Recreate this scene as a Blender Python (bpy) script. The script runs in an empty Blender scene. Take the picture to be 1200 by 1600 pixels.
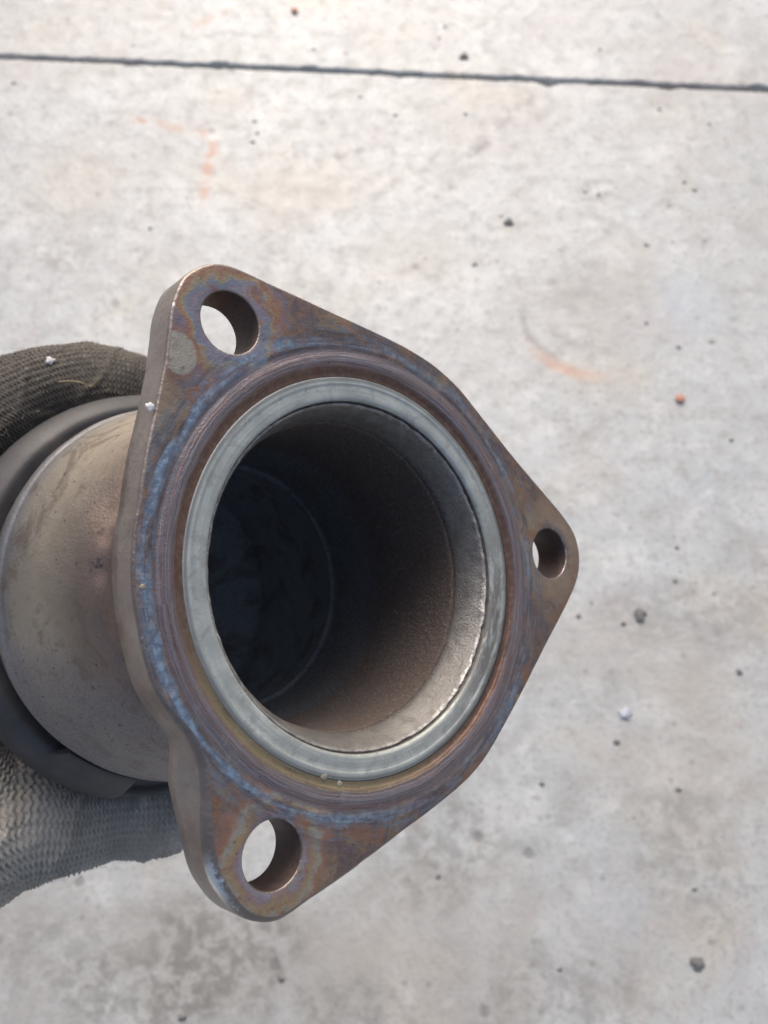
import bpy, bmesh, math, random
import numpy as np
from mathutils import Vector, Matrix
from mathutils import noise as mnoise
from mathutils.geometry import delaunay_2d_cdt

scene = bpy.context.scene
COL = scene.collection
rng = random.Random(7)
rad = math.radians

# ------------------------------------------------------------------ camera
CAM_H = 0.62            # metres above the concrete
CAM_DEP = 66.0          # degrees below the horizon
cam_data = bpy.data.cameras.new('camera')
cam = bpy.data.objects.new('camera', cam_data)
COL.objects.link(cam)
cam_data.sensor_fit = 'VERTICAL'
cam_data.sensor_height = 36.0
cam_data.sensor_width = 27.0
cam_data.lens = 36.0 * 1350.0 / 1600.0
cam_data.clip_start = 0.005
cam_data.clip_end = 200.0
cam.location = (0, 0, CAM_H)
cam.rotation_euler = (rad(90.0 - CAM_DEP), 0, 0)
cam_data.dof.use_dof = True
cam_data.dof.focus_distance = 0.152
cam_data.dof.aperture_fstop = 27.0
scene.camera = cam
CAM_M = Matrix.Translation((0, 0, CAM_H)) @ Matrix.Rotation(rad(90.0 - CAM_DEP), 4, 'X')

# ------------------------------------------------------------------ sky + sun
SUN_EL, SUN_AZ = 40.0, -3.0       # azimuth measured from +Y (top of picture) towards +X
world = bpy.data.worlds.new('World')
scene.world = world
world.use_nodes = True
wn = world.node_tree.nodes
wl = world.node_tree.links
wn.clear()
w_out = wn.new('ShaderNodeOutputWorld')
w_bg = wn.new('ShaderNodeBackground')
w_sky = wn.new('ShaderNodeTexSky')
w_sky.sky_type = 'NISHITA'
w_sky.sun_disc = False
w_sky.sun_elevation = rad(SUN_EL)
w_sky.sun_rotation = rad(SUN_AZ)
w_sky.air_density = 1.0
w_sky.dust_density = 6.5
w_sky.ozone_density = 0.6
w_bg.inputs['Strength'].default_value = 0.125
wl.new(w_sky.outputs[0], w_bg.inputs['Color'])
wl.new(w_bg.outputs[0], w_out.inputs['Surface'])

sun_data = bpy.data.lights.new('sun', 'SUN')
sun_data.energy = 1.2
sun_data.angle = rad(44.0)
sun_data.color = (1.0, 0.993, 0.985)
sun = bpy.data.objects.new('sun', sun_data)
COL.objects.link(sun)
sd = Vector((math.sin(rad(SUN_AZ)) * math.cos(rad(SUN_EL)), math.cos(rad(SUN_AZ)) * math.cos(rad(SUN_EL)), math.sin(rad(SUN_EL))))
sun.rotation_euler = sd.to_track_quat('Z', 'Y').to_euler()

vs = scene.view_settings
vs.view_transform = 'Standard'
vs.look = 'None'
vs.gamma = 1.0
vs.use_curve_mapping = False
vs.exposure = 0.14

# ------------------------------------------------------------------ geometry of the place
S = 0.035                                   # outer radius of the sealing ring, metres
R_FL = Matrix(((0.76779001, 0.14561165, -0.62393569),
               (-0.07877959, 0.98789801, 0.13360878),
               (0.63583982, -0.05343009, 0.76996945)))
T_FL = Vector((-0.0692738, 0.3023587, 4.32897655)) * S
FLIP = Matrix(((1, 0, 0, 0), (0, -1, 0, 0), (0, 0, -1, 0), (0, 0, 0, 1)))
M_PART = CAM_M @ FLIP @ (Matrix.Translation(T_FL) @ R_FL.to_4x4())


def floor_at(px, py):
    """where the line of sight through a spot of the photograph meets the concrete"""
    d = CAM_M.to_3x3() @ Vector(((px - 600) / 1350.0, -(py - 800) / 1350.0, -1.0))
    o = CAM_M.translation
    k = -o.z / d.z
    return Vector((o.x + d.x * k, o.y + d.y * k, 0.0))


# ------------------------------------------------------------------ node helpers
class NT:
    def __init__(self, name):
        self.m = bpy.data.materials.new(name)
        self.m.use_nodes = True
        self.t = self.m.node_tree
        self.t.nodes.clear()
        self.out = self.t.nodes.new('ShaderNodeOutputMaterial')
        self.b = self.t.nodes.new('ShaderNodeBsdfPrincipled')
        self.t.links.new(self.b.outputs[0], self.out.inputs['Surface'])
        self.tc = self.t.nodes.new('ShaderNodeTexCoord')

    def _set(self, sock, v):
        if isinstance(v, bpy.types.NodeSocket):
            self.t.links.new(v, sock)
        elif isinstance(v, (tuple, list)) and len(v) == 3 and sock.type == 'RGBA':
            sock.default_value = (*v, 1.0)
        else:
            sock.default_value = v

    def obj(self, scale=1.0, loc=(0, 0, 0), vec=None):
        n = self.t.nodes.new('ShaderNodeMapping')
        self._set(n.inputs['Vector'], vec if vec is not None else self.tc.outputs['Object'])
        n.inputs['Scale'].default_value = (scale,) * 3 if not isinstance(scale, tuple) else scale
        n.inputs['Location'].default_value = loc
        return n.outputs[0]

    def math(self, op, a, b=0.0, c=0.0, clamp=False):
        n = self.t.nodes.new('ShaderNodeMath')
        n.operation = op
        n.use_clamp = clamp
        self._set(n.inputs[0], a)
        self._set(n.inputs[1], b)
        self._set(n.inputs[2], c)
        return n.outputs[0]

    def vmath(self, op, a, b=(0, 0, 0)):
        n = self.t.nodes.new('ShaderNodeVectorMath')
        n.operation = op
        self._set(n.inputs[0], a)
        if op == 'SCALE':
            self._set(n.inputs['Scale'], b)
        else:
            self._set(n.inputs[1], b)
        return n.outputs['Value'] if op in ('LENGTH', 'DISTANCE', 'DOT_PRODUCT') else n.outputs[0]

    def sep(self, v):
        n = self.t.nodes.new('ShaderNodeSeparateXYZ')
        self._set(n.inputs[0], v)
        return n.outputs[0], n.outputs[1], n.outputs[2]

    def comb(self, x, y, z):
        n = self.t.nodes.new('ShaderNodeCombineXYZ')
        for i, v in enumerate((x, y, z)):
            self._set(n.inputs[i], v)
        return n.outputs[0]

    def noise(self, vec, scale, detail=4.0, rough=0.55, dist=0.0, col=False):
        n = self.t.nodes.new('ShaderNodeTexNoise')
        self._set(n.inputs['Vector'], vec)
        n.inputs['Scale'].default_value = scale
        n.inputs['Detail'].default_value = detail
        n.inputs['Roughness'].default_value = rough
        n.inputs['Distortion'].default_value = dist
        return n.outputs['Color'] if col else n.outputs['Fac']

    def vor(self, vec, scale, feature='F1', rnd=1.0):
        n = self.t.nodes.new('ShaderNodeTexVoronoi')
        n.feature = feature
        self._set(n.inputs['Vector'], vec)
        n.inputs['Scale'].default_value = scale
        n.inputs['Randomness'].default_value = rnd
        return n.outputs['Distance'], n.outputs['Color']

    def step(self, v, a, b):
        """smooth 0..1 as v runs a..b"""
        n = self.t.nodes.new('ShaderNodeMapRange')
        n.interpolation_type = 'SMOOTHSTEP'
        self._set(n.inputs[0], v)
        inv = a > b
        n.inputs[1].default_value = min(a, b)
        n.inputs[2].default_value = max(a, b)
        n.inputs[3].default_value = 1.0 if inv else 0.0
        n.inputs[4].default_value = 0.0 if inv else 1.0
        return n.outputs[0]

    def bell(self, v, c, w):
        d = self.math('ABSOLUTE', self.math('SUBTRACT', v, c))
        return self.step(d, w, 0.0)

    def mix(self, f, a, b, mode='MIX'):
        n = self.t.nodes.new('ShaderNodeMix')
        n.data_type = 'RGBA'
        n.blend_type = mode
        self._set(n.inputs[0], f)
        self._set(n.inputs[6], a)
        self._set(n.inputs[7], b)
        return n.outputs[2]

    def ramp(self, f, stops):
        n = self.t.nodes.new('ShaderNodeValToRGB')
        self._set(n.inputs[0], f)
        e = n.color_ramp.elements
        while len(e) < len(stops):
            e.new(0.5)
        for i, (p, c) in enumerate(stops):
            e[i].position = p
            e[i].color = (*c, 1) if isinstance(c, (tuple, list)) else (c, c, c, 1)
        return n.outputs[0]

    def mul(self, a, b):
        return self.math('MULTIPLY', a, b)

    def add(self, a, b):
        return self.math('ADD', a, b)

    def bump(self, h, strength, dist, prev=None):
        n = self.t.nodes.new('ShaderNodeBump')
        n.inputs['Strength'].default_value = strength
        n.inputs['Distance'].default_value = dist
        self._set(n.inputs['Height'], h)
        if prev is not None:
            self._set(n.inputs['Normal'], prev)
        return n.outputs[0]

    def fin(self, base, rough=0.5, metal=0.0, normal=None, spec=None):
        self._set(self.b.inputs['Base Color'], base)
        self._set(self.b.inputs['Roughness'], rough)
        self._set(self.b.inputs['Metallic'], metal)
        if normal is not None:
            self._set(self.b.inputs['Normal'], normal)
        if spec is not None:
            self._set(self.b.inputs['Specular IOR Level'], spec)
        return self.m


# ------------------------------------------------------------------ materials
def mat_concrete():
    n = NT('concrete')
    p = n.tc.outputs['Object']
    x, y, z = n.sep(p)
    big = n.noise(p, 4.2, 5, 0.6, 0.4)
    mid = n.noise(p, 24, 6, 0.66, 0.7)
    fine = n.noise(p, 70, 5, 0.66, 0.0)
    grain = n.noise(p, 260, 4, 0.7)
    streak = n.noise(n.comb(n.mul(x, 16), n.mul(y, 60), 0.0), 1.0, 4, 0.62, 0.4)
    col = n.ramp(mid, [(0.30, (0.375, 0.392, 0.397)), (0.45, (0.452, 0.476, 0.487)), (0.56, (0.496, 0.526, 0.538)), (0.70, (0.545, 0.58, 0.603))])
    col = n.mix(n.mul(n.step(big, 0.50, 0.68), 0.40), col, (0.38, 0.375, 0.365))
    col = n.mix(n.mul(n.step(n.noise(p, 7.7, 3, 0.5), 0.52, 0.70), 0.65), col, (0.50, 0.465, 0.405))
    col = n.mix(n.mul(n.step(n.noise(n.obj(1, (3, 1, 0)), 9.0, 3, 0.5), 0.54, 0.72), 0.45), col, (0.44, 0.50, 0.55))
    col = n.mix(n.mul(n.step(n.noise(n.obj(1, (7, 2, 0)), 14.0, 4, 0.6), 0.55, 0.70), 0.35), col, (0.45, 0.40, 0.42))
    col = n.mix(n.mul(n.step(streak, 0.54, 0.72), 0.30), col, (0.40, 0.39, 0.385))
    chalk = n.mul(n.step(n.noise(n.obj(1, (1.3, 8, 0)), 11, 7, 0.62, 0.3), 0.52, 0.68), 0.55)
    col = n.mix(chalk, col, (0.66, 0.675, 0.675))
    soft = n.mul(n.step(n.noise(n.obj(1, (6.3, 2, 0)), 15, 6, 0.66, 0.6), 0.54, 0.70), 0.45)
    col = n.mix(soft, col, (0.36, 0.345, 0.33))
    col = n.mix(n.mul(n.step(fine, 0.52, 0.66), 0.55), col, (0.34, 0.335, 0.325))
    col = n.mix(n.mul(n.step(n.noise(n.obj(1, (5, 5, 0)), 46, 6, 0.66, 0.1), 0.53, 0.68), 0.45), col, (0.67, 0.69, 0.705))
    col = n.mix(n.mul(n.step(grain, 0.52, 0.66), 0.50), col, (0.23, 0.23, 0.23))

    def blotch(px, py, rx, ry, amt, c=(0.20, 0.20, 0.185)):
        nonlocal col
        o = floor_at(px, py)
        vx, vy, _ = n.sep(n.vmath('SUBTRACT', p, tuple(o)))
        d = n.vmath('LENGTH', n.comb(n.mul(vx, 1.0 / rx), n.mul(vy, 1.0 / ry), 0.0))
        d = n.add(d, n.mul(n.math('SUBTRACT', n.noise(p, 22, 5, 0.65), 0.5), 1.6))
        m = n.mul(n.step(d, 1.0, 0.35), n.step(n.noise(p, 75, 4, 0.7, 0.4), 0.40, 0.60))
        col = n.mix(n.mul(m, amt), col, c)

    def cloud(px, py, rx, ry, amt, c):
        nonlocal col
        o = floor_at(px, py)
        vx, vy, _ = n.sep(n.vmath('SUBTRACT', p, tuple(o)))
        d = n.vmath('LENGTH', n.comb(n.mul(vx, 1.0 / rx), n.mul(vy, 1.0 / ry), 0.0))
        d = n.add(d, n.mul(n.math('SUBTRACT', n.noise(p, 13, 6, 0.66, 0.4), 0.5), 1.9))
        col = n.mix(n.mul(n.step(d, 1.05, 0.25), amt), col, c)

    # old stains: tea-brown, grey and bluish
    cloud(430, 290, 0.10, 0.06, 0.45, (0.47, 0.425, 0.36))
    cloud(120, 280, 0.09, 0.06, 0.40, (0.47, 0.43, 0.37))
    cloud(790, 190, 0.11, 0.05, 0.45, (0.37, 0.36, 0.36))
    cloud(640, 400, 0.08, 0.05, 0.35, (0.46, 0.43, 0.385))
    cloud(950, 470, 0.10, 0.07, 0.45, (0.38, 0.37, 0.37))
    cloud(1080, 120, 0.10, 0.05, 0.40, (0.44, 0.41, 0.40))
    cloud(560, 190, 0.05, 0.05, 0.40, (0.40, 0.42, 0.45))
    cloud(1080, 480, 0.04, 0.05, 0.45, (0.47, 0.54, 0.61))
    cloud(1000, 1010, 0.14, 0.05, 0.45, (0.42, 0.40, 0.37))
    cloud(1090, 1200, 0.09, 0.09, 0.40, (0.46, 0.42, 0.365))
    cloud(700, 1480, 0.14, 0.07, 0.45, (0.40, 0.375, 0.35))
    cloud(400, 1500, 0.16, 0.07, 0.45, (0.36, 0.345, 0.32))
    cloud(110, 1490, 0.12, 0.06, 0.40, (0.38, 0.365, 0.34))
    cloud(960, 1450, 0.08, 0.06, 0.35, (0.42, 0.42, 0.43))
    cloud(90, 90, 0.10, 0.05, 0.30, (0.46, 0.44, 0.43))
    cloud(860, 40, 0.06, 0.04, 0.40, (0.39, 0.385, 0.40))
    # greenish-black grime trodden into the slab; lower blotches also paint in shade
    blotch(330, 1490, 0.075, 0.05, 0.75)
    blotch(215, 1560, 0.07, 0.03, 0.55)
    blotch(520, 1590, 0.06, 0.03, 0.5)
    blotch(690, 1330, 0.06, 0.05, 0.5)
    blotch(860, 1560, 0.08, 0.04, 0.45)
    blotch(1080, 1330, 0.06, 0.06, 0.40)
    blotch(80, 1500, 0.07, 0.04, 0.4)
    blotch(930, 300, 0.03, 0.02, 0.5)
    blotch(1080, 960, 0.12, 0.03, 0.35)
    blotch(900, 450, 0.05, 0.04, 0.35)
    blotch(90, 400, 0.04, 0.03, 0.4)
    # pits and grit ground into the surface
    d, c = n.vor(p, 30)
    cs = n.sep(c)
    dw = n.add(d, n.mul(n.math('SUBTRACT', fine, 0.5), 0.25))
    pit = n.mul(n.step(dw, 0.15, 0.05), n.step(cs[0], 0.74, 0.82))
    col = n.mix(n.mul(pit, 0.55), col, (0.15, 0.145, 0.15))
    d2, c2 = n.vor(n.obj(1, (0.3, 0.7, 0)), 80)
    pit2 = n.mul(n.step(n.add(d2, n.mul(n.math('SUBTRACT', grain, 0.5), 0.3)), 0.24, 0.08), n.step(n.sep(c2)[1], 0.78, 0.86))
    col = n.mix(n.mul(pit2, 0.5), col, (0.20, 0.195, 0.19))
    # old rust and rubber marks
    wob = n.vmath('SCALE', n.vmath('SUBTRACT', n.noise(p, 30, 3, col=True), (0.5, 0.5, 0.5)), 0.012)
    pw = n.vmath('ADD', p, wob)

    def seg(a, b, w, colr, amt):
        nonlocal col
        A, B = Vector(a), Vector(b)
        u = (B - A)
        L = u.length
        u.normalize()
        v = n.vmath('SUBTRACT', pw, tuple(A))
        t = n.math('MINIMUM', n.math('MAXIMUM', n.vmath('DOT_PRODUCT', v, tuple(u)), 0.0), L)
        cl = n.vmath('ADD', n.vmath('SCALE', tuple(u), t), (0, 0, 0))
        dd = n.vmath('DISTANCE', v, cl)
        m = n.mul(n.step(dd, w, w * 0.15), n.step(n.noise(p, 70, 3), 0.36, 0.58))
        col = n.mix(n.mul(m, amt), col, colr)

    rust = (0.50, 0.27, 0.19)
    rubber_or_glint = (0.25, 0.24, 0.25)
    F = floor_at
    seg(F(205, 185), F(335, 212), 0.008, rust, 0.75)
    seg(F(335, 212), F(315, 315), 0.009, rust, 0.9)
    seg(F(730, 245), F(830, 150), 0.009, rubber_or_glint, 0.75)
    seg(F(745, 240), F(800, 175), 0.004, rubber_or_glint, 0.7)
    seg(F(670, 255), F(700, 225), 0.006, rubber_or_glint, 0.5)
    seg(F(505, 190), F(530, 245), 0.006, rubber_or_glint, 0.75)
    seg(F(530, 245), F(560, 235), 0.009, rubber_or_glint, 0.75)
    seg(F(455, 215), F(462, 250), 0.004, rubber_or_glint, 0.45)
    seg(F(340, 330), F(395, 325), 0.005, rubber_or_glint, 0.7)
    seg(F(1040, 660), F(1075, 740), 0.005, rubber_or_glint, 0.35)
    seg(F(915, 930), F(1120, 985), 0.006, rubber_or_glint, 0.22)
    seg(F(300, 40), F(345, 20), 0.010, rust, 0.55)
    seg(F(1010, 0), F(1030, 25), 0.004, rubber_or_glint, 0.5)
    # arc of rust left by something round
    c0 = F(930, 480)
    rr = (F(860, 565) - c0).length
    v = n.vmath('SUBTRACT', pw, tuple(c0))
    vx, vy, vz = n.sep(v)
    dist = n.vmath('LENGTH', n.comb(vx, vy, 0.0))
    ang = n.math('ARCTAN2', vy, vx)
    arc = n.mul(n.bell(dist, rr, 0.010), n.bell(ang, -2.05, 0.75))
    col = n.mix(n.mul(arc, 0.85), col, (0.55, 0.33, 0.24))
    arc2 = n.mul(n.bell(dist, rr * 0.93, 0.006), n.bell(ang, -2.7, 0.8))
    col = n.mix(n.mul(arc2, 0.75), col, rubber_or_glint)
    arc3 = n.mul(n.bell(dist, rr * 0.62, 0.008), n.bell(ang, -2.0, 1.1))
    col = n.mix(n.mul(arc3, 0.5), col, rubber_or_glint)
    h = n.add(n.mul(mid, 0.5), n.add(n.mul(fine, 0.35), n.mul(grain, 0.18)))
    h = n.math('SUBTRACT', h, n.mul(pit, 0.2))
    nb = n.bump(h, 0.42, 0.004)
    ro = n.ramp(fine, [(0.3, 0.40), (0.7, 0.56)])
    return n.fin(col, ro, 0.0, nb, 1.0)


def mat_flange():
    n = NT('heat_tinted_steel')
    p = n.obj(1.0 / S)
    x, y, z = n.sep(p)
    q = n.comb(x, y, 0.0)
    r0 = n.vmath('LENGTH', q)
    ang = n.math('ARCTAN2', y, x)
    w1 = n.noise(q, 2.6, 6, 0.68, 0.5)
    w2 = n.noise(q, 7.0, 7, 0.70, 0.4)
    w3 = n.noise(q, 26.0, 5, 0.65)
    r = n.add(r0, n.mul(n.math('SUBTRACT', w2, 0.5), 0.13))
    rs = n.add(r0, n.mul(n.math('SUBTRACT', w2, 0.5), 0.03))
    # patina
    col = n.ramp(w1, [(0.32, (0.14, 0.09, 0.072)), (0.43, (0.27, 0.185, 0.145)), (0.50, (0.17, 0.135, 0.14)), (0.57, (0.29, 0.205, 0.145)), (0.70, (0.38, 0.30, 0.215))])
    col = n.mix(n.mul(n.step(w2, 0.52, 0.66), 0.6), col, (0.215, 0.18, 0.215))
    col = n.mix(n.mul(n.step(w2, 0.44, 0.30), 0.6), col, (0.46, 0.34, 0.225))
    # tinted rings about the bolt holes
    for k, (a, s1) in enumerate(((-115.756, 1.0), (2.307, 0.45), (123.441, 1.0))):
        c = (1.3832 * math.cos(rad(a)), 1.3832 * math.sin(rad(a)), 0.0)
        d = n.vmath('DISTANCE', q, c)
        d = n.add(d, n.mul(n.math('SUBTRACT', n.noise(n.obj(1, (k * 3.1, 0, 0), q), 5.5, 4, 0.6), 0.5), 0.26))
        tint = n.ramp(d, [(0.145, (0.36, 0.37, 0.42)), (0.18, (0.33, 0.29, 0.38)), (0.21, (0.26, 0.33, 0.44)), (0.235, (0.47, 0.40, 0.26)),
                          (0.262, (0.46, 0.24, 0.145)), (0.30, (0.26, 0.25, 0.34)), (0.34, (0.31, 0.23, 0.20))])
        if k == 2:
            tint = n.ramp(d, [(0.15, (0.38, 0.39, 0.46)), (0.18, (0.42, 0.30, 0.30)), (0.21, (0.52, 0.37, 0.20)),
                              (0.245, (0.47, 0.46, 0.40)), (0.275, (0.45, 0.23, 0.14)), (0.34, (0.30, 0.21, 0.19))])
        if k == 1:
            tint = n.ramp(d, [(0.15, (0.30, 0.23, 0.24)), (0.20, (0.43, 0.33, 0.23)), (0.30, (0.38, 0.275, 0.20)), (0.36, (0.31, 0.22, 0.18))])
        m = n.mul(n.step(d, 0.38, 0.28), n.add(0.45, n.mul(w2, 0.7)))
        m = n.math('MINIMUM', m, 1.0)
        col = n.mix(n.mul(m, 0.9), col, tint)
    # pale oval where a washer sat
    dv = n.vmath('SUBTRACT', q, (-0.885, -1.09, 0))
    dx, dy, _ = n.sep(dv)
    od = n.vmath('LENGTH', n.comb(n.mul(dx, 1.15), n.mul(dy, 1.0), 0.0))
    od = n.add(od, n.mul(n.math('SUBTRACT', w3, 0.5), 0.02))
    col = n.mix(n.mul(n.bell(od, 0.108, 0.022), n.step(w2, 0.35, 0.6)), col, (0.34, 0.19, 0.14))
    col = n.mix(n.mul(n.step(od, 0.106, 0.088), n.step(w3, 0.75, 0.45)), col, (0.45, 0.42, 0.345))
    # blue scale running round outside the weld
    leftness = n.step(x, 0.2, -0.9)
    pl = n.comb(n.mul(r0, 9.0), n.mul(ang, 2.2), 0.0)
    wisp = n.noise(pl, 2.2, 6, 0.68, 0.8)
    wisp2 = n.noise(n.comb(n.mul(r0, 26.0), n.mul(ang, 3.0), 3.0), 1.0, 5, 0.7, 0.5)
    rb = n.add(r0, n.mul(n.math('SUBTRACT', w1, 0.5), 0.10))
    halo = n.mul(n.step(r0, 1.36, 1.22), n.step(n.add(wisp, n.mul(leftness, 0.05)), 0.44, 0.60))
    col = n.mix(n.mul(halo, 0.72), col, n.mix(n.step(wisp2, 0.38, 0.62), (0.10, 0.09, 0.105), (0.22, 0.275, 0.345)))
    bl = n.mul(n.bell(rb, 1.185, 0.055), n.step(wisp2, 0.36, 0.60))
    bl = n.mul(bl, n.add(0.50, n.mul(leftness, 0.5)))
    blc = n.mix(n.step(w3, 0.40, 0.65), (0.19, 0.26, 0.36), (0.38, 0.52, 0.67))
    col = n.mix(n.mul(bl, 0.95), col, blc)
    # turned bands nearer the ring
    stri = n.noise(n.comb(n.mul(rs, 75.0), n.mul(ang, 0.9), 0.0), 1.0, 3, 0.6)
    band = n.ramp(stri, [(0.32, (0.17, 0.09, 0.085)), (0.40, (0.33, 0.25, 0.25)), (0.48, (0.18, 0.145, 0.15)), (0.55, (0.37, 0.33, 0.355)), (0.63, (0.20, 0.18, 0.205)), (0.74, (0.36, 0.38, 0.44))])
    bm = n.mul(n.step(rs, 1.155, 1.13), n.step(rs, 1.02, 1.05))
    col = n.mix(n.mul(bm, 0.88), col, band)
    olive = n.mul(n.step(y, -0.1, 0.6), n.step(x, 0.6, -0.3))
    gro = n.mix(olive, (0.19, 0.105, 0.075), (0.30, 0.255, 0.15))
    gro = n.mix(n.mul(n.step(w3, 0.45, 0.65), 0.6), gro, (0.30, 0.20, 0.15))
    gro = n.mix(n.mul(n.step(wisp2, 0.50, 0.62), 0.5), gro, (0.11, 0.075, 0.065))
    col = n.mix(n.mul(n.step(rs, 1.07, 1.045), 0.92), col, gro)
    # rust blooms and dry dust
    ru = n.noise(n.obj(1, (2.0, 5.0, 0), q), 4.5, 7, 0.72, 0.9)
    col = n.mix(n.mul(n.mul(n.step(ru, 0.53, 0.62), n.step(r0, 1.14, 1.24)), 0.80), col, n.mix(w3, (0.24, 0.11, 0.07), (0.44, 0.25, 0.15)))
    du = n.noise(n.obj(1, (9.0, 1.0, 0), q), 9.0, 7, 0.75, 0.4)
    dust = n.mul(n.step(du, 0.52, 0.70), 0.22)
    col = n.mix(dust, col, (0.46, 0.43, 0.40))
    scr = n.noise(n.comb(n.mul(n.add(x, n.mul(y, 0.6)), 60.0), n.mul(n.math('SUBTRACT', y, n.mul(x, 0.6)), 3.0), 0.0), 1.0, 3, 0.6)
    col = n.mix(n.mul(n.mul(n.step(scr, 0.66, 0.74), n.step(w1, 0.50, 0.60)), 0.5), col, (0.55, 0.53, 0.50))
    # dark specks and scuffs
    d, c = n.vor(q, 30)
    spk = n.mul(n.step(d, 0.2, 0.06), n.step(n.sep(c)[0], 0.86, 0.9))
    col = n.mix(n.mul(spk, 0.7), col, (0.06, 0.05, 0.05))
    col = n.mix(n.mul(n.step(w3, 0.56, 0.75), 0.35), col, (0.12, 0.10, 0.10))
    h = n.add(n.mul(w3, 0.5), n.add(n.mul(n.noise(q, 90, 4, 0.6), 0.35), n.mul(n.mul(stri, bm), 0.9)))
    nb = n.bump(h, 0.35, 0.0006)
    ro = n.ramp(w3, [(0.3, 0.34), (0.7, 0.56)])
    return n.fin(col, n.add(ro, n.mul(dust, 0.3)), 0.60, nb)


def mat_steel(name, a, b, c, rough=(0.3, 0.5), metal=0.85, scale=9.0, bump=0.3):
    n = NT(name)
    p = n.obj(1.0 / S)
    w1 = n.noise(p, scale, 5, 0.62)
    w2 = n.noise(p, scale * 7, 4, 0.6)
    col = n.ramp(w1, [(0.3, a), (0.5, b), (0.7, c)])
    col = n.mix(n.mul(n.step(w2, 0.55, 0.72), 0.4), col, a)
    nb = n.bump(n.add(n.mul(w1, 0.5), w2), bump, 0.0005)
    ro = n.ramp(w1, [(0.3, rough[0]), (0.7, rough[1])])
    return n.fin(col, ro, metal, nb)


def mat_edge():
    n = NT('worn_steel_edge')
    p = n.obj(1.0 / S)
    w1 = n.noise(p, 5, 5, 0.65)
    w2 = n.noise(p, 38, 4, 0.65)
    col = n.ramp(w1, [(0.3, (0.22, 0.185, 0.17)), (0.55, (0.31, 0.265, 0.24)), (0.75, (0.27, 0.235, 0.23))])
    x, y, z = n.sep(p)
    m = n.mul(n.mul(n.step(w2, 0.57, 0.66), n.step(w1, 0.48, 0.62)), n.mul(n.step(x, -0.35, -0.75), 0.7))
    # highlight streak painted in pale steel colour on the lower lobe's corner
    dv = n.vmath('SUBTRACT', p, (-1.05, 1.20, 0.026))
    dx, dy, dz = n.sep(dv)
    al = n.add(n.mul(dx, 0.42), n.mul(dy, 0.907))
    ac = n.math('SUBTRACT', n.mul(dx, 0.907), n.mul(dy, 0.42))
    rubber_or_glint = n.mul(n.bell(n.add(al, n.mul(n.math('SUBTRACT', w1, 0.5), 0.3)), 0.0, 0.19), n.step(n.math('ABSOLUTE', n.add(dz, n.mul(n.math('SUBTRACT', w2, 0.5), 0.05))), 0.026, 0.012))
    m = n.math('MAXIMUM', m, rubber_or_glint)
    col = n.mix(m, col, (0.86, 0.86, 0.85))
    ro = n.math('SUBTRACT', 0.45, n.mul(m, 0.17))
    return n.fin(col, ro, 0.82, n.bump(w2, 0.3, 0.0005))


def mat_ring():
    n = NT('brushed_ring_steel')
    p = n.obj(1.0 / S)
    x, y, z = n.sep(p)
    r = n.vmath('LENGTH', n.comb(x, y, 0.0))
    a = n.math('ARCTAN2', y, x)
    radial = n.noise(n.comb(n.mul(a, 95.0), n.mul(r, 6.0), 0.0), 1.0, 3, 0.6)
    turn = n.noise(n.comb(n.mul(r, 70.0), n.mul(a, 0.8), 0.0), 1.0, 3, 0.5)
    blot = n.noise(p, 6, 4, 0.6)
    col = n.ramp(blot, [(0.3, (0.46, 0.485, 0.465)), (0.5, (0.56, 0.595, 0.565)), (0.7, (0.64, 0.675, 0.65))])
    col = n.mix(n.mul(n.step(turn, 0.52, 0.64), 0.45), col, (0.40, 0.43, 0.43))
    col = n.mix(n.mul(n.step(radial, 0.52, 0.68), 0.35), col, (0.48, 0.50, 0.52))
    # soot where the gasket leaked, lower right
    soot = n.mul(n.bell(a, 0.45, 1.15), n.step(n.noise(n.comb(n.mul(r, 22), n.mul(a, 5), 0.0), 1.0, 5, 0.7), 0.34, 0.54))
    col = n.mix(n.mul(soot, 0.80), col, (0.16, 0.15, 0.145))
    col = n.mix(n.mul(n.bell(r, 0.995, 0.018), 0.6), col, (0.12, 0.12, 0.13))
    h = n.add(n.mul(radial, 0.5), n.mul(turn, 0.6))
    grime = n.mul(n.step(n.noise(p, 11, 6, 0.72, 0.8), 0.50, 0.64), 0.5)
    col = n.mix(grime, col, (0.33, 0.33, 0.32))
    gouge = n.noise(n.comb(n.mul(a, 14.0), n.mul(r, 90.0), 2.0), 1.0, 2, 0.5, 1.2)
    col = n.mix(n.mul(n.step(gouge, 0.66, 0.74), 0.5), col, (0.80, 0.82, 0.82))
    ro = n.ramp(blot, [(0.3, 0.48), (0.7, 0.62)])
    return n.fin(col, n.add(ro, n.mul(soot, 0.2)), 0.58, n.bump(h, 0.22, 0.0004))


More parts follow.
